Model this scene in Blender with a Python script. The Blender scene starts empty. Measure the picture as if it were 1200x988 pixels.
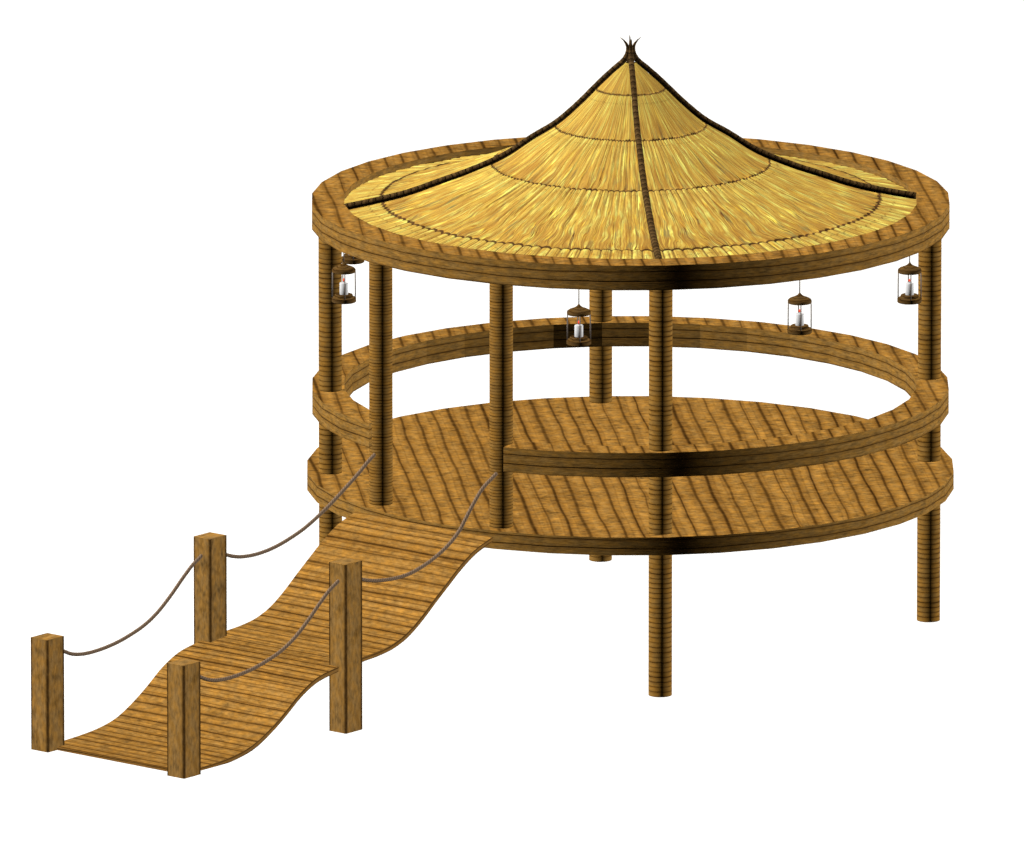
import bpy, bmesh, math, random
import numpy as np
from math import sin, cos, pi, radians, degrees, atan2, sqrt
from mathutils import Vector

sc = bpy.context.scene
C = sc.collection

# ------------------------------------------------------------------ camera
ELEV = radians(12.5386); DIST = 257.08; TX, TZ = -1.385, 2.4622
cd = bpy.data.cameras.new('camera'); cam = bpy.data.objects.new('camera', cd); C.objects.link(cam)
cam.location = (TX, -DIST * cos(ELEV), TZ + DIST * sin(ELEV))
cam.rotation_euler = (pi / 2 - ELEV, 0, 0)
cd.sensor_width = 36; cd.sensor_fit = 'HORIZONTAL'; cd.lens = 36 * DIST / 12.0
cd.clip_start = 1; cd.clip_end = 3000
sc.camera = cam

# ------------------------------------------------------------------ world
w = bpy.data.worlds.new('World'); sc.world = w; w.use_nodes = True
w.node_tree.nodes['Background'].inputs[0].default_value = (1.0, .97, .93, 1)
w.node_tree.nodes['Background'].inputs[1].default_value = 0.02

# ------------------------------------------------------------------ lamps: two big studio lamps, one each side
KEY, FILL = 1.95, 1.14
AX = Vector((.989, .148, 0))

def lamp(name, d, dist, k, size, col):
    l = bpy.data.lights.new(name, 'AREA'); l.shape = 'DISK'; l.size = size
    l.energy = k * pi * pi * dist * dist; l.color = col
    l.use_shadow = False
    o = bpy.data.objects.new(name, l); C.objects.link(o)
    o.location = d.normalized() * dist + Vector((0, 0, 2.5))
    o.rotation_euler = d.normalized().to_track_quat('Z', 'Y').to_euler()

lamp('key_lamp', -AX * cos(radians(46)) + Vector((0, 0, sin(radians(46)))), 220, KEY, 10, (1, .985, .95))
lamp('side_lamp', AX * cos(radians(3)) + Vector((0, 0, sin(radians(3)))), 220, FILL, 10, (1, .985, .95))

sc.view_settings.view_transform = 'Standard'; sc.view_settings.look = 'None'
sc.view_settings.exposure = 0; sc.view_settings.gamma = 1
sc.cycles.diffuse_bounces = 0; sc.cycles.glossy_bounces = 1

# ------------------------------------------------------------------ node helpers
class NT:
    def __init__(s, name):
        s.m = bpy.data.materials.new(name); s.m.use_nodes = True
        s.t = s.m.node_tree; s.n = s.t.nodes; s.l = s.t.links
        s.b = s.n['Principled BSDF']
        s.b.inputs['Roughness'].default_value = .85
        s.b.inputs['Specular IOR Level'].default_value = .015
    def put(s, sock, v):
        if hasattr(v, 'is_output'): s.l.new(v, sock)
        else: sock.default_value = v
    def math(s, op, a, b=0.0, c=None, clamp=False):
        n = s.n.new('ShaderNodeMath'); n.operation = op; n.use_clamp = clamp
        s.put(n.inputs[0], a); s.put(n.inputs[1], b)
        if c is not None: s.put(n.inputs[2], c)
        return n.outputs[0]
    def comb(s, x, y, z=0.0):
        n = s.n.new('ShaderNodeCombineXYZ')
        for i, v in enumerate((x, y, z)): s.put(n.inputs[i], v)
        return n.outputs[0]
    def noise(s, vec, scale=1.0, detail=3.0, rough=.55):
        n = s.n.new('ShaderNodeTexNoise'); s.l.new(vec, n.inputs['Vector'])
        n.inputs['Scale'].default_value = scale; n.inputs['Detail'].default_value = detail
        n.inputs['Roughness'].default_value = rough
        return n.outputs[0]
    def white(s, v):
        n = s.n.new('ShaderNodeTexWhiteNoise'); n.noise_dimensions = '1D'; s.l.new(v, n.inputs['W'])
        return n.outputs[0]
    def step(s, v, a, b):            # smooth 1 below a .. 0 above b
        n = s.n.new('ShaderNodeMapRange'); n.interpolation_type = 'SMOOTHSTEP'
        s.put(n.inputs[0], v); s.put(n.inputs[1], a); s.put(n.inputs[2], b)
        n.inputs[3].default_value = 1; n.inputs[4].default_value = 0
        return n.outputs[0]
    def mix(s, f, a, b, mode='MIX'):
        n = s.n.new('ShaderNodeMix'); n.data_type = 'RGBA'; n.blend_type = mode
        s.put(n.inputs[0], f); s.put(n.inputs[6], a); s.put(n.inputs[7], b)
        return n.outputs[2]
    def ramp(s, f, stops):
        n = s.n.new('ShaderNodeValToRGB'); s.l.new(f, n.inputs[0])
        e = n.color_ramp.elements
        while len(e) < len(stops): e.new(.5)
        for x, (p, c) in zip(e, stops): x.position = p; x.color = (*c, 1)
        return n.outputs[0]
    def uv(s):
        n = s.n.new('ShaderNodeUVMap'); n.uv_map = 'UVMap'
        q = s.n.new('ShaderNodeSeparateXYZ'); s.l.new(n.outputs[0], q.inputs[0])
        return q.outputs[0], q.outputs[1]
    def seed(s):
        n = s.n.new('ShaderNodeObjectInfo'); return n.outputs['Random']
    def finish(s, col, h=None, strength=.5, dist=.01):
        s.l.new(col, s.b.inputs['Base Color'])
        if h is not None:
            n = s.n.new('ShaderNodeBump'); n.inputs['Strength'].default_value = strength
            n.inputs['Distance'].default_value = dist
            s.l.new(h, n.inputs['Height']); s.l.new(n.outputs[0], s.b.inputs['Normal'])
        return s.m

def wood(name, base, spacing, lw, warp=.22, vf=.9, grain_u=9., grain_v=70., gs=.35, mott=.3,
         line_dark=.93, rand=.45, strong=.0, knot=.35, second=.25, bump=.35, phase=.5, plankvar=.0, jag=.35, halo_k=.55, patch=.5):
    """UV in metres; dark grain lines at constant U; grain_u/grain_v set the streaks' stretch."""
    k = NT(name); U, V = k.uv(); sd = k.math('MULTIPLY', k.seed(), 37.0)
    Vs = k.math('ADD', V, sd)
    wv = k.noise(k.comb(k.math('MULTIPLY', U, .55 / spacing), k.math('MULTIPLY', Vs, vf), sd), 1, 1.2, .5)
    w2 = k.noise(k.comb(k.math('MULTIPLY', U, 1.1 / spacing), k.math('MULTIPLY', Vs, vf * 5), 3.3), 1, 2, .6)
    cell = k.math('ADD', k.math('ADD', k.math('DIVIDE', U, spacing), phase),
                  k.math('ADD', k.math('MULTIPLY', k.math('SUBTRACT', wv, .5), warp * 4),
                         k.math('MULTIPLY', k.math('SUBTRACT', w2, .5), warp * jag)))
    d = k.math('MULTIPLY', k.math('ABSOLUTE', k.math('SUBTRACT', k.math('FRACT', cell), .5)), spacing)
    idx = k.math('FLOOR', cell)
    idn = k.white(k.math('ADD', idx, 11.3))
    wid = k.math('MULTIPLY', k.math('ADD', k.math('MULTIPLY', idn, .8), .6), lw)
    brk = k.noise(k.comb(idx, k.math('MULTIPLY', Vs, vf * 6), 5.1), 1, 2, .6)
    core = k.step(d, k.math('MULTIPLY', wid, .10), k.math('MULTIPLY', wid, .8))
    halo = k.step(d, 0.0, k.math('MULTIPLY', wid, 3.0))
    ls = k.math('SUBTRACT', 1.0, k.math('MULTIPLY', k.white(k.math('ADD', idx, 70.7)), rand))
    ls = k.math('MULTIPLY', ls, k.math('ADD', k.math('MULTIPLY', brk, .7), .62), clamp=True)
    # fainter hairlines between the main ones
    c2 = k.math('MULTIPLY', cell, 2.37)
    d2 = k.math('MULTIPLY', k.math('ABSOLUTE', k.math('SUBTRACT', k.math('FRACT', c2), .5)), spacing / 2.37)
    hair = k.math('MULTIPLY', k.step(d2, 0.0, lw * .6),
                  k.step(k.white(k.math('FLOOR', c2)), .35, .6))
    g = k.noise(k.comb(k.math('MULTIPLY', U, grain_u), k.math('MULTIPLY', Vs, grain_v), sd), 1, 4, .65)
    g2 = k.noise(k.comb(k.math('MULTIPLY', U, max(grain_u * .35, 9)), k.math('MULTIPLY', Vs, max(grain_v * .35, 6)), 9), 1, 3, .65)
    mo = k.noise(k.comb(k.math('MULTIPLY', U, 3.6), k.math('MULTIPLY', Vs, 3.6), sd), 1, 3, .6)
    v = k.math('ADD', 1.0, k.math('MULTIPLY', k.math('SUBTRACT', g, .5), gs * 3.4))
    v = k.math('ADD', v, k.math('MULTIPLY', k.math('SUBTRACT', g2, .5), gs * patch * 3.0))
    v = k.math('ADD', v, k.math('MULTIPLY', k.math('SUBTRACT', mo, .5), mott * 2.0))
    kn = k.noise(k.comb(k.math('MULTIPLY', U, 8.5), k.math('MULTIPLY', Vs, 6.0), k.math('ADD', sd, 4.0)), 1, 1.5, .5)
    v = k.math('SUBTRACT', v, k.math('MULTIPLY', k.step(kn, .24, .46), knot))
    v = k.math('ADD', v, k.math('MULTIPLY', k.math('SUBTRACT', k.white(k.math('ADD', idx, 3.7)), .5), plankvar))
    pk = k.noise(k.comb(k.math('MULTIPLY', U, 13.0), k.math('MULTIPLY', Vs, 11.0), k.math('ADD', sd, 8.0)), 1, 3, .7)
    v = k.math('ADD', v, k.math('MULTIPLY', k.math('SUBTRACT', pk, .5), mott * 2.2))
    v = k.math('MAXIMUM', v, .25)
    warm = k.mix(k.step(g2, .38, .62), (base[0] * 1.02, base[1] * .96, base[2] * .80, 1), (base[0] * .99, base[1] * 1.03, base[2] * 1.2, 1))
    col = k.mix(1.0, warm, k.comb(v, v, v), 'MULTIPLY')
    col = k.mix(k.math('MULTIPLY', hair, second), col, (base[0] * .3, base[1] * .24, base[2] * .2, 1))
    col = k.mix(k.math('MULTIPLY', k.math('MULTIPLY', halo, ls), halo_k), col, (base[0] * .42, base[1] * .32, base[2] * .2, 1))
    col = k.mix(k.math('MULTIPLY', k.math('MULTIPLY', core, ls), line_dark), col, (.026, .010, .0012, 1))
    h = k.math('SUBTRACT', k.math('MULTIPLY', g, .35), k.math('MULTIPLY', k.math('MULTIPLY', core, ls), 1.0))
    return k.finish(col, h, bump, .012)

OCH = (.300, .151, .031)
M = {}
M['plank'] = wood('weathered_planking', OCH, .205, .032, warp=.085, vf=.9, grain_u=9, grain_v=22, gs=.65, mott=.56, knot=.28, plankvar=.14, jag=.2, halo_k=.6)
M['rim'] = wood('rim_wood', (.270, .146, .035), .105, .013, warp=.10, vf=.7, grain_u=60, grain_v=9, gs=.60, mott=.26, knot=.1, rand=.25, jag=.3, halo_k=.5)
M['ringed'] = wood('ringed_post_wood', (.295, .155, .033), .0585, .0085, warp=.07, vf=2.2, grain_u=40, grain_v=12, gs=.3, mott=.2, knot=.15, rand=.35, second=.1, bump=.25, jag=.3, halo_k=.55)
M['ringed_fine'] = wood('fine_ringed_post_wood', (.29, .152, .033), .0365, .0075, warp=.06, vf=2.2, grain_u=40, grain_v=12, gs=.3, mott=.18, knot=.12, rand=.5, second=.1, bump=.25, jag=.3, halo_k=.4)
M['walk'] = wood('walkway_planking', (.31, .158, .034), .140, .023, warp=.10, vf=.6, grain_u=26, grain_v=10, gs=.55, mott=.30, knot=.15, plankvar=.20, rand=.5, second=.65, bump=.3, jag=.3, halo_k=.6)
M['square'] = wood('square_post_wood', (.300, .163, .044), .27, .058, warp=.004, vf=2.2, grain_u=34, grain_v=10, gs=.5, mott=.24, knot=.38, rand=.0, second=.0, bump=.25, jag=.5, halo_k=.12)
M['dark'] = wood('dark_lantern_wood', (.115, .064, .019), .055, .012, warp=.3, vf=9, grain_u=50, grain_v=12, gs=.35, mott=.2, knot=.2, rand=.3, bump=.3)

def bark():
    k = NT('dark_bark'); U, V = k.uv(); sd = k.math('MULTIPLY', k.seed(), 9.0)
    n1 = k.noise(k.comb(k.math('MULTIPLY', U, 5), k.math('MULTIPLY', V, 12), sd), 1, 3, .6)
    cell = k.math('ADD', k.math('DIVIDE', U, .085), k.math('MULTIPLY', k.math('SUBTRACT', n1, .5), .7))
    fr = k.math('FRACT', cell)
    d = k.math('ABSOLUTE', k.math('SUBTRACT', fr, .5))
    core = k.step(d, .03, .13)
    tone = k.math('ADD', .55, k.math('MULTIPLY', fr, .75))
    g = k.noise(k.comb(k.math('MULTIPLY', U, 60), k.math('MULTIPLY', V, 90), sd), 1, 3, .6)
    tone = k.math('MULTIPLY', tone, k.math('ADD', .6, k.math('MULTIPLY', g, .8)))
    tone = k.math('MULTIPLY', tone, k.math('ADD', .75, k.math('MULTIPLY', k.white(k.math('FLOOR', cell)), .5)))
    col = k.mix(1.0, (.085, .048, .017, 1), k.comb(tone, tone, tone), 'MULTIPLY')
    col = k.mix(core, col, (.012, .006, .002, 1))
    return k.finish(col, k.math('SUBTRACT', k.math('MULTIPLY', g, .4), core), .5, .012)
M['bark'] = bark()

COURSES = (.40, .885, 1.63, 2.915)
NB = 156
def thatch():
    k = NT('golden_straw_thatch'); U, V = k.uv()      # U = angle / 2pi, V = distance from the peak's axis
    # U is periodic in angle: use a circle embedding through the bundle index only
    band = 0.0; t = V; prev = 0.0
    bi = None
    for R in COURSES:
        s = k.math('GREATER_THAN', V, R)
        bi = s if bi is None else k.math('ADD', bi, s)
    starts = (0.0,) + COURSES; ends = COURSES + (3.36,)
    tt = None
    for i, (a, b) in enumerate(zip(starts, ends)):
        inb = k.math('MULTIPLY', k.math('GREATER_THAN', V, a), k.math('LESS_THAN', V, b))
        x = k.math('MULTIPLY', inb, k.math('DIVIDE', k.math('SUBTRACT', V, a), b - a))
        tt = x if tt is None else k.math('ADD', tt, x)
    off = k.math('MULTIPLY', bi, 13.7)
    A = k.math('MULTIPLY', U, NB)                     # bundle coordinate
    wob = k.noise(k.comb(k.math('MULTIPLY', A, .35), k.math('MULTIPLY', V, 1.8), off), 1, 2, .5)
    Aw = k.math('ADD', A, k.math('MULTIPLY', k.math('MULTIPLY', k.math('SUBTRACT', wob, .5), k.math('MULTIPLY', tt, k.math('LESS_THAN', V, COURSES[3]))), 3.0))
    b = k.math('FRACT', Aw); bd = k.math('ABSOLUTE', k.math('SUBTRACT', b, .5))      # .5 = gap
    fine = k.noise(k.comb(k.math('MULTIPLY', Aw, 10.0), k.math('MULTIPLY', V, 1.6), k.math('ADD', off, 31)), 1, 2, .6)
    gap = k.math('SUBTRACT', 1.0, k.step(bd, .36, .49))
    topness = k.step(tt, .0, .55)
    lastb = k.math('GREATER_THAN', V, COURSES[3])
    topness = k.math('MAXIMUM', topness, lastb)
    # straws
    s1 = k.noise(k.comb(k.math('MULTIPLY', Aw, 3.6), k.math('MULTIPLY', V, 1.9), off), 1, 2.5, .75)
    s2 = k.noise(k.comb(k.math('MULTIPLY', Aw, 9.0), k.math('MULTIPLY', V, 2.2), k.math('ADD', off, 5)), 1, 3, .6)
    s3 = k.noise(k.comb(k.math('MULTIPLY', Aw, .8), k.math('MULTIPLY', V, 1.6), k.math('ADD', off, 9)), 1, 2, .5)
    f = k.math('ADD', k.math('MULTIPLY', s1, .62), k.math('ADD', k.math('MULTIPLY', s2, .36), k.math('MULTIPLY', s3, .22)))
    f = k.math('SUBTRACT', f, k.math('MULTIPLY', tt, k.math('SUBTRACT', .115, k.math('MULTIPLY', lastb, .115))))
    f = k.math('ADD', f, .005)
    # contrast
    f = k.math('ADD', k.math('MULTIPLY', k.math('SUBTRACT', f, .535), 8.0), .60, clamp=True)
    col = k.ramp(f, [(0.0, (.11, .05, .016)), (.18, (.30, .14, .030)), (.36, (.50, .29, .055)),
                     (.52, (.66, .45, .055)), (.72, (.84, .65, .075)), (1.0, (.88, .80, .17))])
    green = k.noise(k.comb(k.math('MULTIPLY', Aw, 2.0), k.math('MULTIPLY', V, 4.0), 21.0), 1, 2, .5)
    col = k.mix(k.math('MULTIPLY', k.step(green, .48, .36), .5), col, (.38, .33, .10, 1))
    orange = k.noise(k.comb(k.math('MULTIPLY', Aw, 1.3), k.math('MULTIPLY', V, 3.0), 44.0), 1, 2, .5)
    col = k.mix(k.math('MULTIPLY', k.step(orange, .52, .38), .6), col, (.52, .26, .035, 1))
    gs = k.math('MULTIPLY', k.math('MULTIPLY', gap, topness), .85)
    col = k.mix(gs, col, (.13, .07, .02, 1))
    col = k.mix(k.math('MULTIPLY', k.step(fine, .40, .46), .75), col, (.20, .09, .02, 1))
    pb = k.noise(k.comb(k.math('MULTIPLY', Aw, .55), k.math('MULTIPLY', V, 2.4), 63.0), 1, 3, .7)
    col = k.mix(k.math('MULTIPLY', k.step(pb, .36, .54), .5), col, (.34, .17, .032, 1))
    # dark specks
    sp = k.noise(k.comb(k.math('MULTIPLY', Aw, 6.0), k.math('MULTIPLY', V, 12.0), 2.0), 1, 1, .5)
    col = k.mix(k.math('MULTIPLY', k.step(sp, .22, .30), .4), col, (.10, .05, .02, 1))
    # stitched courses: dark twine dipping between the bundles
    sc_ = k.math('MULTIPLY', k.math('POWER', k.math('MULTIPLY', bd, 2.0), 2.0), 1.0)
    line = None
    A2 = k.math('ABSOLUTE', k.math('SUBTRACT', k.math('FRACT', A), .5))
    dip = k.math('POWER', k.math('MULTIPLY', A2, 2.0), 2.0)
    for R, wd, dp in zip(COURSES, (.011, .013, .016, .027), (.012, .014, .018, .030)):
        wvy = k.noise(k.comb(k.math('MULTIPLY', A, .3), R * 7, 0.0), 1, 2, .5)
        c = k.math('ADD', R - dp * .4, k.math('ADD', k.math('MULTIPLY', dip, dp), k.math('MULTIPLY', k.math('SUBTRACT', wvy, .5), dp * 1.6)))
        dd = k.math('ABSOLUTE', k.math('SUBTRACT', V, c))
        l1 = k.step(dd, wd * .45, wd * 1.15)
        d3 = k.math('ABSOLUTE', k.math('SUBTRACT', V, k.math('ADD', c, wd * 6 if R > 2 else .09)))
        dash = k.step(k.noise(k.comb(k.math('MULTIPLY', A, 1.7), R, 7.0), 1, 1, .5), .45, .55)
        l2 = k.math('MULTIPLY', k.math('MULTIPLY', k.step(d3, .0, wd * .7), dash), .5)
        l = k.math('MAXIMUM', l1, l2)
        line = l if line is None else k.math('MAXIMUM', line, l)
    col = k.mix(k.math('MULTIPLY', line, .9), col, (.050, .018, .010, 1))
    h = k.math('ADD', k.math('MULTIPLY', s1, 1.0), k.math('MULTIPLY', s2, .5))
    h = k.math('SUBTRACT', h, k.math('MULTIPLY', line, .5))
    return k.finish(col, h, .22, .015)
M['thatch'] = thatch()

def simple(name, col, rough=.6, emit=None, spec=.2, var=.15, sc_=40):
    k = NT(name)
    tc = k.n.new('ShaderNodeTexCoord')
    n = k.noise(tc.outputs['Object'], sc_, 3, .6)
    v = k.math('ADD', 1 - var / 2, k.math('MULTIPLY', n, var))
    c = k.mix(1.0, (*col, 1), k.comb(v, v, v), 'MULTIPLY')
    k.b.inputs['Roughness'].default_value = rough; k.b.inputs['Specular IOR Level'].default_value = spec
    if emit:
        k.b.inputs['Emission Color'].default_value = (*emit[0], 1); k.b.inputs['Emission Strength'].default_value = emit[1]
    return k.finish(c)
M['wax'] = simple('candle_wax', (.62, .62, .63), .4, var=.05)
M['flame'] = simple('candle_flame', (.8, .1, .03), .6, emit=((1, .05, .02), .55))
M['wire'] = simple('lantern_wire', (.16, .13, .11), .5)
M['cord'] = simple('lantern_cord', (.20, .16, .13), .9)
M['wick'] = simple('wick', (.02, .02, .02), .9)
def rope_mat():
    k = NT('twisted_rope'); U, V = k.uv()
    tw = k.math('FRACT', k.math('ADD', k.math('MULTIPLY', U, 24.0), k.math('MULTIPLY', V, 3.0)))
    d = k.math('ABSOLUTE', k.math('SUBTRACT', tw, .5))
    g = k.noise(k.comb(k.math('MULTIPLY', U, 60), k.math('MULTIPLY', V, 14), 0.0), 1, 3, .6)
    v = k.math('ADD', .65, k.math('MULTIPLY', g, .7))
    col = k.mix(1.0, (.215, .145, .095, 1), k.comb(v, v, v), 'MULTIPLY')
    col = k.mix(k.math('MULTIPLY', k.step(d, .0, .3), .6), col, (.05, .035, .025, 1))
    return k.finish(col)
M['rope'] = rope_mat()
def ground_mat():
    k = NT('white_ground')
    tc = k.n.new('ShaderNodeTexCoord')
    n = k.noise(tc.outputs['Object'], .6, 3, .5)
    v = k.math('ADD', .845, k.math('MULTIPLY', n, .02))
    k.b.inputs['Specular IOR Level'].default_value = 0; k.b.inputs['Roughness'].default_value = 1
    return k.finish(k.comb(v, v, v))
M['ground'] = ground_mat()

# ------------------------------------------------------------------ mesh helpers
class MB:
    def __init__(s): s.bm = bmesh.new(); s.uv = s.bm.loops.layers.uv.new('UVMap')
    def face(s, vs, uvs, smooth=False):
        f = s.bm.faces.new(vs); f.smooth = smooth
        for l, q in zip(f.loops, uvs): l[s.uv].uv = q
        return f
    def build(s, name, mat, parent=None, loc=(0, 0, 0)):
        s.bm.normal_update()
        me = bpy.data.meshes.new(name); s.bm.to_mesh(me); s.bm.free()
        me.materials.append(mat)
        o = bpy.data.objects.new(name, me); C.objects.link(o); o.location = loc
        if parent: o.parent = parent
        return o

def empty(name, loc, label, cat, group=None):
    o = bpy.data.objects.new(name, None); C.objects.link(o); o.location = loc; o.empty_display_size = .2
    o['label'] = label; o['category'] = cat
    if group: o['group'] = group
    return o

def sharp(bm, edges):
    for e in edges: e.smooth = False

TH0 = 5.4
PU = (cos(radians(TH0)), sin(radians(TH0)))
PV = (-sin(radians(TH0)), cos(radians(TH0)))
def planuv(x, y): return (x * PU[0] + y * PU[1], x * PV[0] + y * PV[1])

def ring(mb, Ri, Ro, z0, z1, angs, closed, slant=0):
    """flat-topped rim: 36 straight runs, outer face rounded, inner face faceted."""
    n = len(angs); vs = []
    for a in angs:
        vs.append([])
        for r, z in ((Ro, z0), (Ro, z1), (Ri, z1), (Ri, z0)):
            b = radians(a - (slant if (r == Ri and a == angs[-1]) else 0))
            vs[-1].append(mb.bm.verts.new((r * cos(b), r * sin(b), z)))
    hz = z1 - z0
    for i in range(n if closed else n - 1):
        p, q = vs[i], vs[(i + 1) % n]
        a0, a1 = radians(angs[i]), radians(angs[(i + 1) % n])
        if a1 < a0: a1 += 2 * pi
        f = mb.face([p[0], q[0], q[1], p[1]], [(0, a0 * Ro), (0, a1 * Ro), (hz, a1 * Ro), (hz, a0 * Ro)], True)
        if Ri > 0:
            mb.face([p[2], q[2], q[3], p[3]], [(hz, a0 * Ri), (hz, a1 * Ri), (0, a1 * Ri), (0, a0 * Ri)])
        for (k0, k1), rev in (((1, 2), False), ((3, 0), False)):
            vv = [p[k0], q[k0], q[k1], p[k1]]
            mb.face(vv, [planuv(v.co.x, v.co.y) for v in vv])
    if not closed:
        for p, rev in ((vs[0], False), (vs[-1], True)):
            vv = p[::-1] if not rev else p
            mb.face(vv, [(v.co.z - z0, sqrt(v.co.x ** 2 + v.co.y ** 2)) for v in vv])
    for e in mb.bm.edges:
        fs = e.link_faces
        if len(fs) == 2 and fs[0].smooth and fs[1].smooth: continue
        e.smooth = False

def two_mat(o, mat_plan, tag=lambda f: abs(f.normal.z) > .9):
    o.data.materials.append(mat_plan)
    for p in o.data.polygons:
        if abs(p.normal.z) > .9: p.material_index = 1

# ------------------------------------------------------------------ ground
ZD, ZR, ZF = 1.9306, 2.9177, 5.1311
BAZ = radians(230.4)
BU = Vector((cos(BAZ), sin(BAZ), 0)); BV = Vector((-sin(BAZ), cos(BAZ), 0))
def B(s, t, z): return BU * s + BV * t + Vector((0, 0, z))
def sm(x): x = max(0, min(1, x)); return x * x * (3 - 2 * x)
def gz(x, y):
    s = x * BU.x + y * BU.y
    return .07 * sm((s - 3.9) / 2.0)
mb = MB()
xs = sorted(set([-900, -300, -100, -40, -25] + [i * .8 for i in range(-22, 23)] + [25, 40, 100, 300, 900]))
g = [[mb.bm.verts.new((x, y, gz(x, y))) for x in xs] for y in xs]
for j in range(len(xs) - 1):
    for i in range(len(xs) - 1):
        vv = [g[j][i], g[j][i + 1], g[j + 1][i + 1], g[j + 1][i]]
        mb.face(vv, [(v.co.x, v.co.y) for v in vv], True)
o = mb.build('ground', M['ground']); o['kind'] = 'structure'
o['label'] = 'plain white ground under the pavilion and its ramp'

# ------------------------------------------------------------------ gazebo
gaz = empty('gazebo', (0, 0, 0), 'round wooden pavilion on stilts with a peaked golden straw roof', 'gazebo')
A36 = [TH0 + 10 * i for i in range(36)]

# deck
mb = MB(); Ro = 3.80
top, bot = [], []
for a in A36:
    c, s = cos(radians(a)), sin(radians(a))
    top.append(mb.bm.verts.new((Ro * c, Ro * s, ZD))); bot.append(mb.bm.verts.new((Ro * c, Ro * s, ZD - .212)))
for i in range(36):
    j = (i + 1) % 36; a0 = radians(A36[i]) * Ro; a1 = radians(A36[i] + 10) * Ro
    mb.face([bot[i], bot[j], top[j], top[i]], [(.03, a0), (.03, a1), (.242, a1), (.242, a0)], True)
mb.face(top, [planuv(v.co.x, v.co.y) for v in top]); mb.face(bot[::-1], [planuv(v.co.x, v.co.y) for v in bot[::-1]])
for e in mb.bm.edges:
    if not all(f.smooth for f in e.link_faces): e.smooth = False
deck = mb.build('deck', M['rim'], gaz); two_mat(deck, M['plank'])

# railing rim, open where the ramp arrives
mb = MB()
angs = [246.6] + [a for a in [TH0 + 10 * i for i in range(72)] if 247.5 < a < 574.5] + [575.42]
ring(mb, 3.36, 3.738, ZR - .288, ZR, angs, False, 4.5)
rail = mb.build('railing', M['rim'], gaz); two_mat(rail, M['plank'])

# roof rim
mb = MB(); ring(mb, 3.36, 3.738, ZF - .292, ZF, A36, True)
rr = mb.build('roof_rim', M['rim'], gaz); two_mat(rr, M['plank'])

# posts
def post(az, z0, z1, mat):
    mb = MB(); R = .136; n = 40; v0, v1 = [], []
    for i in range(n):
        a = 2 * pi * i / n
        v0.append(mb.bm.verts.new((R * cos(a), R * sin(a), 0))); v1.append(mb.bm.verts.new((R * cos(a), R * sin(a), z1 - z0)))
    for i in range(n):
        j = (i + 1) % n
        # seam turned to the back
        u0 = 2 * pi * i / n; u1 = 2 * pi * (i + 1) / n
        if i >= 10: u0 -= 2 * pi; u1 -= 2 * pi
        mb.face([v0[i], v0[j], v1[j], v1[i]], [(0, u0 * R), (0, u1 * R), (z1 - z0, u1 * R), (z1 - z0, u0 * R)], True)
    mb.face(v1, [(.01, .01)] * n); mb.face(v0[::-1], [(.01, .01)] * n)
    for e in mb.bm.edges:
        if not all(f.smooth for f in e.link_faces): e.smooth = False
    r = 3.526
    return mb.build('post', mat, gaz, (r * cos(radians(az)), r * sin(radians(az)), z0))
for az in (5.4, 95.4, 185.4, 275.4): post(az, 0, ZF - .288, M['ringed'])
for az in (214.4, 244.65): post(az, ZD - .10, ZF - .288, M['ringed_fine'])

# roof profile (radius, height) measured along a rib
PR = [(.105, 6.766), (.35, 6.542), (.58, 6.313), (.841, 6.084), (1.156, 5.892), (1.436, 5.709), (1.892, 5.504), (2.242, 5.383), (2.593, 5.263), (3.0, 5.165), (3.36, 5.095)]
PRr = np.array([p[0] for p in PR]); PRz = np.array([p[1] for p in PR])
def monot(xq):
    # smooth cubic (Hermite) through the profile
    m = np.gradient(PRz, PRr); i = np.clip(np.searchsorted(PRr, xq) - 1, 0, len(PRr) - 2)
    h = PRr[i + 1] - PRr[i]; t = (xq - PRr[i]) / h
    return (PRz[i] * (1 + 2 * t) * (1 - t) ** 2 + m[i] * h * t * (1 - t) ** 2 + PRz[i + 1] * t * t * (3 - 2 * t) + m[i + 1] * h * t * t * (t - 1))

# thatch: courses of rounded straw bundles, each course lapping the next
rng = np.random.default_rng(5)
mb = MB()
NA = NB * 5
radii = []
bounds = (.06,) + COURSES + (3.36,)
for bi in range(5):
    a, b = bounds[bi], bounds[bi + 1]
    ts = [0, .012 / (b - a) + 0, .035 / (b - a)] + list(np.linspace(.08 / (b - a) if b - a > .2 else .2, 1, 12 if bi < 4 else 6)) 
    for t in ts: radii.append((a + t * (b - a), bi, t))
rowsv = []
bund = rng.uniform(-1, 1, (5, NB))
for (r, bi, t) in radii:
    row = []
    zb = float(monot(np.array(max(r, .105)))) - .05 + (0.0 if r >= .105 else (.105 - r) * .9)
    for k in range(NA):
        th = 2 * pi * k / NA
        f = (k % 5) / 5.0; x = 2 * abs(f - .5)                  # 1 at gap, 0 near the middle
        hb = sqrt(max(0, 1 - x ** 2.2)) if x < 1 else 0
        amp = (.004 + .014 * min(1, r / 2.0)) * (1 - .75 * t if bi < 4 else .7)
        edge = min(1, t * (bounds[bi + 1] - bounds[bi]) / .05)
        z = zb + amp * hb * (.35 + .65 * sqrt(edge)) + .006 * bund[bi][(k // 5) % NB] * min(1, r)
        row.append(mb.bm.verts.new((r * cos(th), r * sin(th), z)))
    rowsv.append(row)
for j in range(len(rowsv) - 1):
    r0, r1 = radii[j][0] + 1e-4, radii[j + 1][0] - 1e-4
    if radii[j + 1][0] - radii[j][0] < 1e-6: r0 = r1 = radii[j][0]
    for k in range(NA):
        k2 = (k + 1) % NA
        u0, u1 = k / NA, (k + 1) / NA
        mb.face([rowsv[j][k], rowsv[j + 1][k], rowsv[j + 1][k2], rowsv[j][k2]], [(u0, r0), (u0, r1), (u1, r1), (u1, r0)], True)
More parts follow.
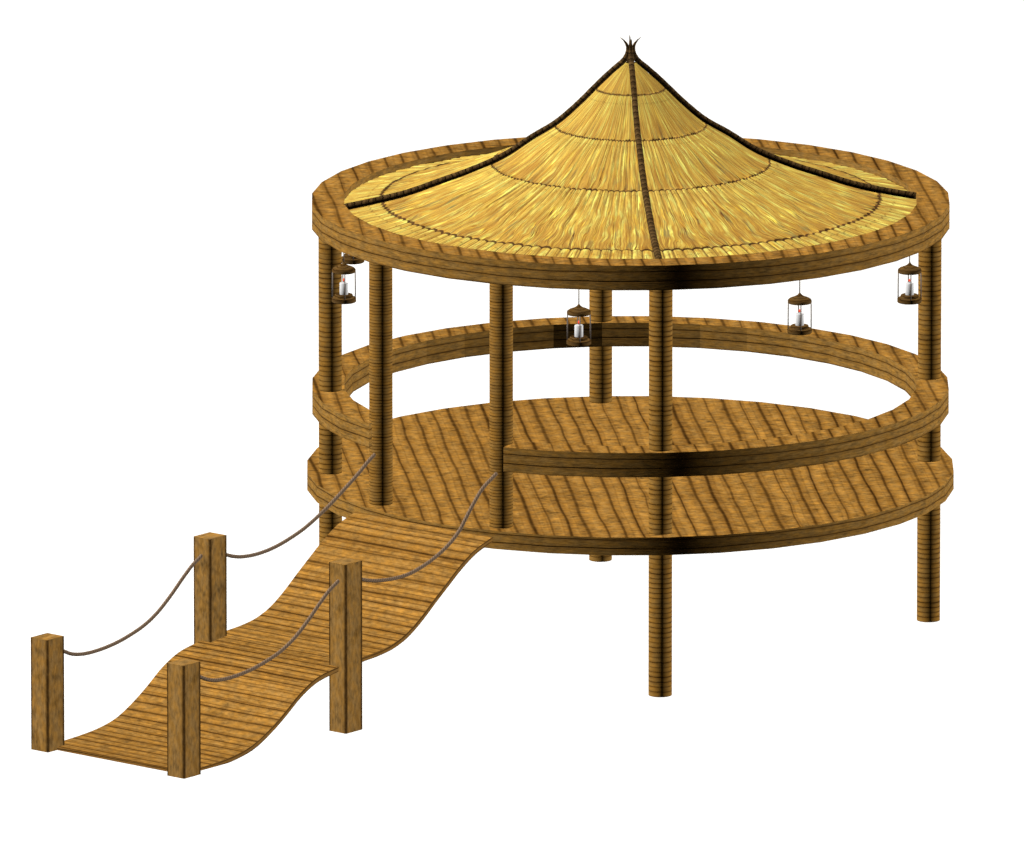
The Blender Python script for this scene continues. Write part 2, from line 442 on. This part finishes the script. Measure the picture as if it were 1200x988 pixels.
# underside, so the thatch is a closed body
und = [[mb.bm.verts.new((r * cos(2 * pi * k / 72), r * sin(2 * pi * k / 72), float(monot(np.array(max(r, .105)))) - .17)) for k in range(72)] for r in (.08, .35, .84, 1.44, 2.24, 3.36)]
for j in range(5):
    for k in range(72):
        k2 = (k + 1) % 72
        mb.face([und[j][k], und[j][k2], und[j + 1][k2], und[j + 1][k]], [(k / 72, j), (((k + 1)) / 72, j), ((k + 1) / 72, j + .6), (k / 72, j + .6)], True)
roof = mb.build('thatched_roof', M['thatch'], gaz)
roof['label'] = 'concave golden straw cone stitched in five courses'

# ribs: four dark bark poles down the thatch, crossing at the peak and ending in curved tips
def tube(mb, pts, rad, n=14, uvr=1.0, twist=None):
    pts = [Vector(p) for p in pts]; rings = []; L = 0; Ls = []
    up0 = None
    for i, p in enumerate(pts):
        if i: L += (p - pts[i - 1]).length
        Ls.append(L)
        t = (pts[min(i + 1, len(pts) - 1)] - pts[max(i - 1, 0)]).normalized()
        if up0 is None:
            up0 = Vector((0, 0, 1)) if abs(t.z) < .9 else Vector((1, 0, 0))
        x = (up0 - t * up0.dot(t)).normalized(); y = t.cross(x); up0 = x
        ring_ = []
        for k in range(n):
            a = 2 * pi * k / n
            r = rad(L, i / (len(pts) - 1), a)
            ring_.append(mb.bm.verts.new(p + (x * cos(a) + y * sin(a)) * r))
        rings.append(ring_)
    for i in range(len(pts) - 1):
        for k in range(n):
            k2 = (k + 1) % n
            mb.face([rings[i][k], rings[i][k2], rings[i + 1][k2], rings[i + 1][k]],
                    [(Ls[i], k / n * uvr), (Ls[i], (k + 1) / n * uvr), (Ls[i + 1], (k + 1) / n * uvr), (Ls[i + 1], k / n * uvr)], True)
    mb.face(rings[0][::-1], [(0, 0)] * n); mb.face(rings[-1], [(L, 0)] * n)

HORN = [(.135, .0, 6.135), ]
for idx, az in enumerate((185.4, 275.4, 5.4, 95.4)):
    a = radians(az); mb = MB(); pts = []
    for r in np.linspace(3.36, .19, 90):
        pts.append((r * cos(a), r * sin(a), float(monot(np.array(r))) + .0))
    for r, z in ((.108, 6.755), (.066, 6.80), (.040, 6.85), (.030, 6.90), (.034, 6.945), (.052, 6.985), (.080, 7.022), (.122, 7.058)):
        pts.append((r * cos(a), r * sin(a), z))
    def rad(L, f, ang):
        fr = (L / .085) % 1.0
        base = .046 - .012 * f
        k = 1 + .10 * (fr - .5)
        if L > 4.02: base *= max(.04, 1 - (L - 4.02) / .30)
        return base * k
    if idx == 0:
        Ltot = sum((Vector(pts[i + 1]) - Vector(pts[i])).length for i in range(len(pts) - 1))
    LT = Ltot
    def rad(L, f, ang, LT=LT):
        fr = (L / .085) % 1.0
        base = .043 - .010 * f
        rem = LT - L
        tip = max(.05, min(1, rem / .26)) ** .9
        return base * (1 + .07 * (fr - .5)) * tip
    tube(mb, pts, rad, 14)
    mb.build('roof_rib', M['bark'], roof)

# ------------------------------------------------------------------ ramp
ramp = empty('rope_ramp', tuple(B(6.5, 0, 0)), 'curving plank ramp with square posts and rope handrails leading up to the deck', 'ramp')
ro = Vector(ramp.location)
WP = [(9.27, .105), (9.0, .108), (8.7, .118), (8.36, .145), (8.05, .210), (7.75, .345), (7.5, .49), (7.27, .64), (7.0, .765), (6.65, .835), (6.3, .87), (6.1, .885), (5.8, .905), (5.55, .945), (5.3, 1.035), (5.1, 1.15), (4.85, 1.325), (4.6, 1.495), (4.35, 1.66), (4.1, 1.79), (3.92, 1.85), (3.77, 1.89)]
ws = np.array([p[0] for p in WP])[::-1]; wz = np.array([p[1] for p in WP])[::-1]
def wprof(s):
    m = np.gradient(wz, ws); i = int(np.clip(np.searchsorted(ws, s) - 1, 0, len(ws) - 2))
    h = ws[i + 1] - ws[i]; t = (s - ws[i]) / h
    return float(wz[i] * (1 + 2 * t) * (1 - t) ** 2 + m[i] * h * t * (1 - t) ** 2 + wz[i + 1] * t * t * (3 - 2 * t) + m[i + 1] * h * t * t * (t - 1))
mb = MB(); W = 1.035; N = 96; TH = .058
ss = np.linspace(3.775, 9.27, N); L = 0; prev = None; rows = []
for i, s in enumerate(ss):
    z = wprof(s)
    dz = (wprof(min(9.27, s + .01)) - wprof(max(3.775, s - .01))) / (min(9.27, s + .01) - max(3.775, s - .01))
    nn = Vector((-dz, 1)).normalized()                   # in (s,z)
    if prev is not None: L += sqrt((s - prev[0]) ** 2 + (z - prev[1]) ** 2)
    prev = (s, z)
    bs, bz = s - nn.x * TH, z - nn.y * TH
    if i in (0, N - 1): bs, bz = s, z - TH
    rows.append(([mb.bm.verts.new(B(s, -W, z) - ro), mb.bm.verts.new(B(s, W, z) - ro), mb.bm.verts.new(B(bs, W, bz) - ro), mb.bm.verts.new(B(bs, -W, bz) - ro)], L))
for i in range(N - 1):
    (p, l0), (q, l1) = rows[i], rows[i + 1]
    mb.face([p[0], p[1], q[1], q[0]], [(l0, -W), (l0, W), (l1, W), (l1, -W)], True)
    mb.face([p[2], p[3], q[3], q[2]], [(l0, W), (l0, -W), (l1, -W), (l1, W)], True)
    for a_, b_ in ((1, 2), (3, 0)):
        f = mb.face([p[a_], p[b_], q[b_], q[a_]], [(TH, l0), (0, l0), (0, l1), (TH, l1)], True)
        f.material_index = 1
for r, rev in ((rows[0][0], True), (rows[-1][0], False)):
    vv = r[::-1] if rev else r
    f = mb.face(vv, [(0 if k in (2, 3) else TH, (-W if k in (0, 3) else W)) for k in ([3, 2, 1, 0] if rev else [0, 1, 2, 3])])
    f.material_index = 1
bmesh.ops.recalc_face_normals(mb.bm, faces=mb.bm.faces)
for e in mb.bm.edges:
    if len(e.link_faces) == 2 and e.link_faces[0].normal.dot(e.link_faces[1].normal) < .5: e.smooth = False
M['edge'] = wood('walkway_edge_wood', (.29, .150, .038), .045, .011, warp=.25, vf=1.5, grain_u=75, grain_v=6, gs=.3, mott=.2, knot=.1, rand=.3)
wk = mb.build('walkway', M['walk'], ramp); wk.data.materials.append(M['edge'])

def square_post(s, t, z0, h):
    mb = MB(); hs, ht = .145, .1265
    P = lambda a, b, z: mb.bm.verts.new(BU * a * hs + BV * b * ht + Vector((0, 0, z)))
    cs = [(1, -1), (1, 1), (-1, 1), (-1, -1)]
    lo = [P(a, b, 0) for a, b in cs]; hi = [P(a, b, h) for a, b in cs]
    for i in range(4):
        j = (i + 1) % 4
        mb.face([lo[i], lo[j], hi[j], hi[i]], [(0, i * .31), (.27, i * .31), (.27, i * .31 + h), (0, i * .31 + h)])
    mb.face(hi, [(.02, 0), (.25, 0), (.25, .25), (.02, .25)]); mb.face(lo[::-1], [(0, 0), (.27, 0), (.27, .27), (0, .27)])
    bmesh.ops.recalc_face_normals(mb.bm, faces=mb.bm.faces)
    return mb.build('square_post', M['square'], ramp, tuple(B(s, t, z0) - ro))
square_post(9.285, -1.015, .07, 1.318); square_post(9.275, 1.025, .07, 1.320)
square_post(6.402, -1.02, .07, 1.995); square_post(6.402, 1.02, .07, 1.99)

R1 = [(9.16, 1.235), (8.977, 1.159), (8.847, 1.104), (8.681, 1.071), (8.491, 1.061), (8.253, 1.071), (8.014, 1.1), (7.823, 1.14), (7.62, 1.193), (7.44, 1.263), (7.26, 1.362), (7.056, 1.506), (6.887, 1.640), (6.743, 1.745), (6.67, 1.789), (6.514, 1.866)]
R2 = [(6.27, 1.87), (6.156, 1.803), (6.0, 1.753), (5.855, 1.727), (5.638, 1.714), (5.396, 1.728), (5.153, 1.768), (4.862, 1.843), (4.667, 1.913), (4.497, 1.988), (4.302, 2.082), (4.058, 2.216), (3.814, 2.355), (3.618, 2.482), (3.46, 2.563)]
R4 = [(6.27, 1.87), (6.056, 1.779), (5.813, 1.722), (5.532, 1.692), (5.252, 1.694), (5.026, 1.731), (4.773, 1.802), (4.519, 1.910), (4.321, 2.040), (4.208, 2.160), (4.095, 2.284), (3.981, 2.398), (3.896, 2.472), (3.783, 2.536), (3.712, 2.57), (3.64, 2.61)]
def smooth(p, n=90):
    p = [np.array(q, float) for q in p]; out = []
    for i in range(len(p) - 1):
        a, b, c, d = p[max(i - 1, 0)], p[i], p[i + 1], p[min(i + 2, len(p) - 1)]
        for t in np.linspace(0, 1, 12, endpoint=False):
            out.append(.5 * ((2 * b) + (c - a) * t + (2 * a - 5 * b + 4 * c - d) * t * t + (3 * b - a - 3 * c + d) * t ** 3))
    out.append(p[-1])
    o2 = np.array(out)
    for _ in range(6): o2[1:-1] = (o2[:-2] + 2 * o2[1:-1] + o2[2:]) / 4
    return o2
def rope(P, t0, t1):
    mb = MB(); q = smooth(P); n = len(q)
    # resample evenly
    d = np.r_[0, np.cumsum(np.hypot(*np.diff(q, axis=0).T))]
    m = int(d[-1] / .012); u = np.linspace(0, d[-1], m)
    s_ = np.interp(u, d, q[:, 0]); z_ = np.interp(u, d, q[:, 1])
    pts = [B(a, t0 + (t1 - t0) * i / (m - 1), b) - ro for i, (a, b) in enumerate(zip(s_, z_))]
    tube(mb, pts, lambda L, f, a: .0215 * (1 + .06 * cos(3 * a + L * 24 * 2 * pi)), 12)
    mb.build('rope', M['rope'], ramp)
rope(R1, -1.03, -1.03); rope(R2, -.99, -.96); rope([(s, z + .003) for s, z in R1], 1.03, 1.03); rope(R4, .98, .98)

# ------------------------------------------------------------------ lanterns
def lathe(mb, prof, n=28, uvs=1.0):
    rows = []
    for r, z in prof:
        rows.append([mb.bm.verts.new((r * cos(2 * pi * k / n), r * sin(2 * pi * k / n), z)) for k in range(n)])
    L = 0
    for j in range(len(prof) - 1):
        dl = sqrt((prof[j + 1][0] - prof[j][0]) ** 2 + (prof[j + 1][1] - prof[j][1]) ** 2)
        for k in range(n):
            k2 = (k + 1) % n; a0 = k / n * .8; a1 = (k + 1) / n * .8
            mb.face([rows[j][k], rows[j][k2], rows[j + 1][k2], rows[j + 1][k]], [(L, a0), (L, a1), (L + dl, a1), (L + dl, a0)], True)
        L += dl
    mb.face(rows[0][::-1], [(0, 0)] * n); mb.face(rows[-1], [(0, 0)] * n)
    bmesh.ops.recalc_face_normals(mb.bm, faces=mb.bm.faces)
    for e in mb.bm.edges:
        if len(e.link_faces) == 2 and e.link_faces[0].normal.dot(e.link_faces[1].normal) < .72: e.smooth = False

LG = 'candle lanterns hanging from the roof rim'
def lantern():
    t = empty('candle_lantern', (0, 0, 0), '', 'lantern', LG)
    mb = MB(); lathe(mb, [(.134, 0), (.143, .008), (.143, .050), (.136, .056), (.106, .058), (.104, .086), (.098, .092)])
    base = mb.build('base', M['dark'], t)
    mb = MB(); lathe(mb, [(.128, .352), (.138, .358), (.139, .385), (.132, .398), (.112, .412), (.085, .423), (.058, .433), (.036, .445), (.020, .458), (.010, .472), (.004, .482)])
    mb.build('cap', M['dark'], t)
    mb = MB(); lathe(mb, [(.049, .090), (.050, .094), (.050, .222), (.046, .229), (.03, .231)])
    cn = mb.build('candle', M['wax'], t)
    mb = MB(); lathe(mb, [(.004, .228), (.004, .246)], 8); mb.build('wick', M['wick'], cn)
    mb = MB(); lathe(mb, [(.003, .243), (.010, .249), (.013, .257), (.010, .267), (.005, .276), (.001, .284)], 12)
    mb.build('flame', M['flame'], cn)
    for q in range(4):
        a = radians(TH0 + 90 * q); mb = MB()
        tube(mb, [(.134 * cos(a), .134 * sin(a), .05), (.134 * cos(a), .134 * sin(a), .21), (.132 * cos(a), .132 * sin(a), .36)], lambda L, f, a: .0068, 8)
        mb.build('wire', M['wire'], t)
    mb = MB(); tube(mb, [(0, 0, .478), (0, 0, .6), (0, 0, 4.842 - 4.1365)], lambda L, f, a: .0062, 8)
    mb.build('hanging_cord', M['cord'], t)
    return t
def copy_tree(o, parent=None):
    c = o.copy(); C.objects.link(c)
    if parent: c.parent = parent
    for ch in list(o.children): copy_tree(ch, c)
    return c
spots = [((-.613, -3.42), 'candle lantern hanging between the fine-ringed post and the front stilt, before the dark railing'),
         ((-3.344, -1.107), 'candle lantern hanging against the left stilt, on the ramp side'),
         ((1.945, -2.80), 'candle lantern hanging in the open gap right of the front stilt, above the railing'),
         ((3.247, -1.13), 'candle lantern hanging close beside the right-hand stilt'),
         ((-3.262, 1.10), 'lantern almost hidden behind the roof rim, only its base showing beside the left stilt')]
proto = lantern()
for i, ((x, y), lb) in enumerate(spots):
    o = proto if i == 0 else copy_tree(proto)
    o.location = (x, y, 4.1365); o['label'] = lb; o['group'] = LG; o['category'] = 'lantern'
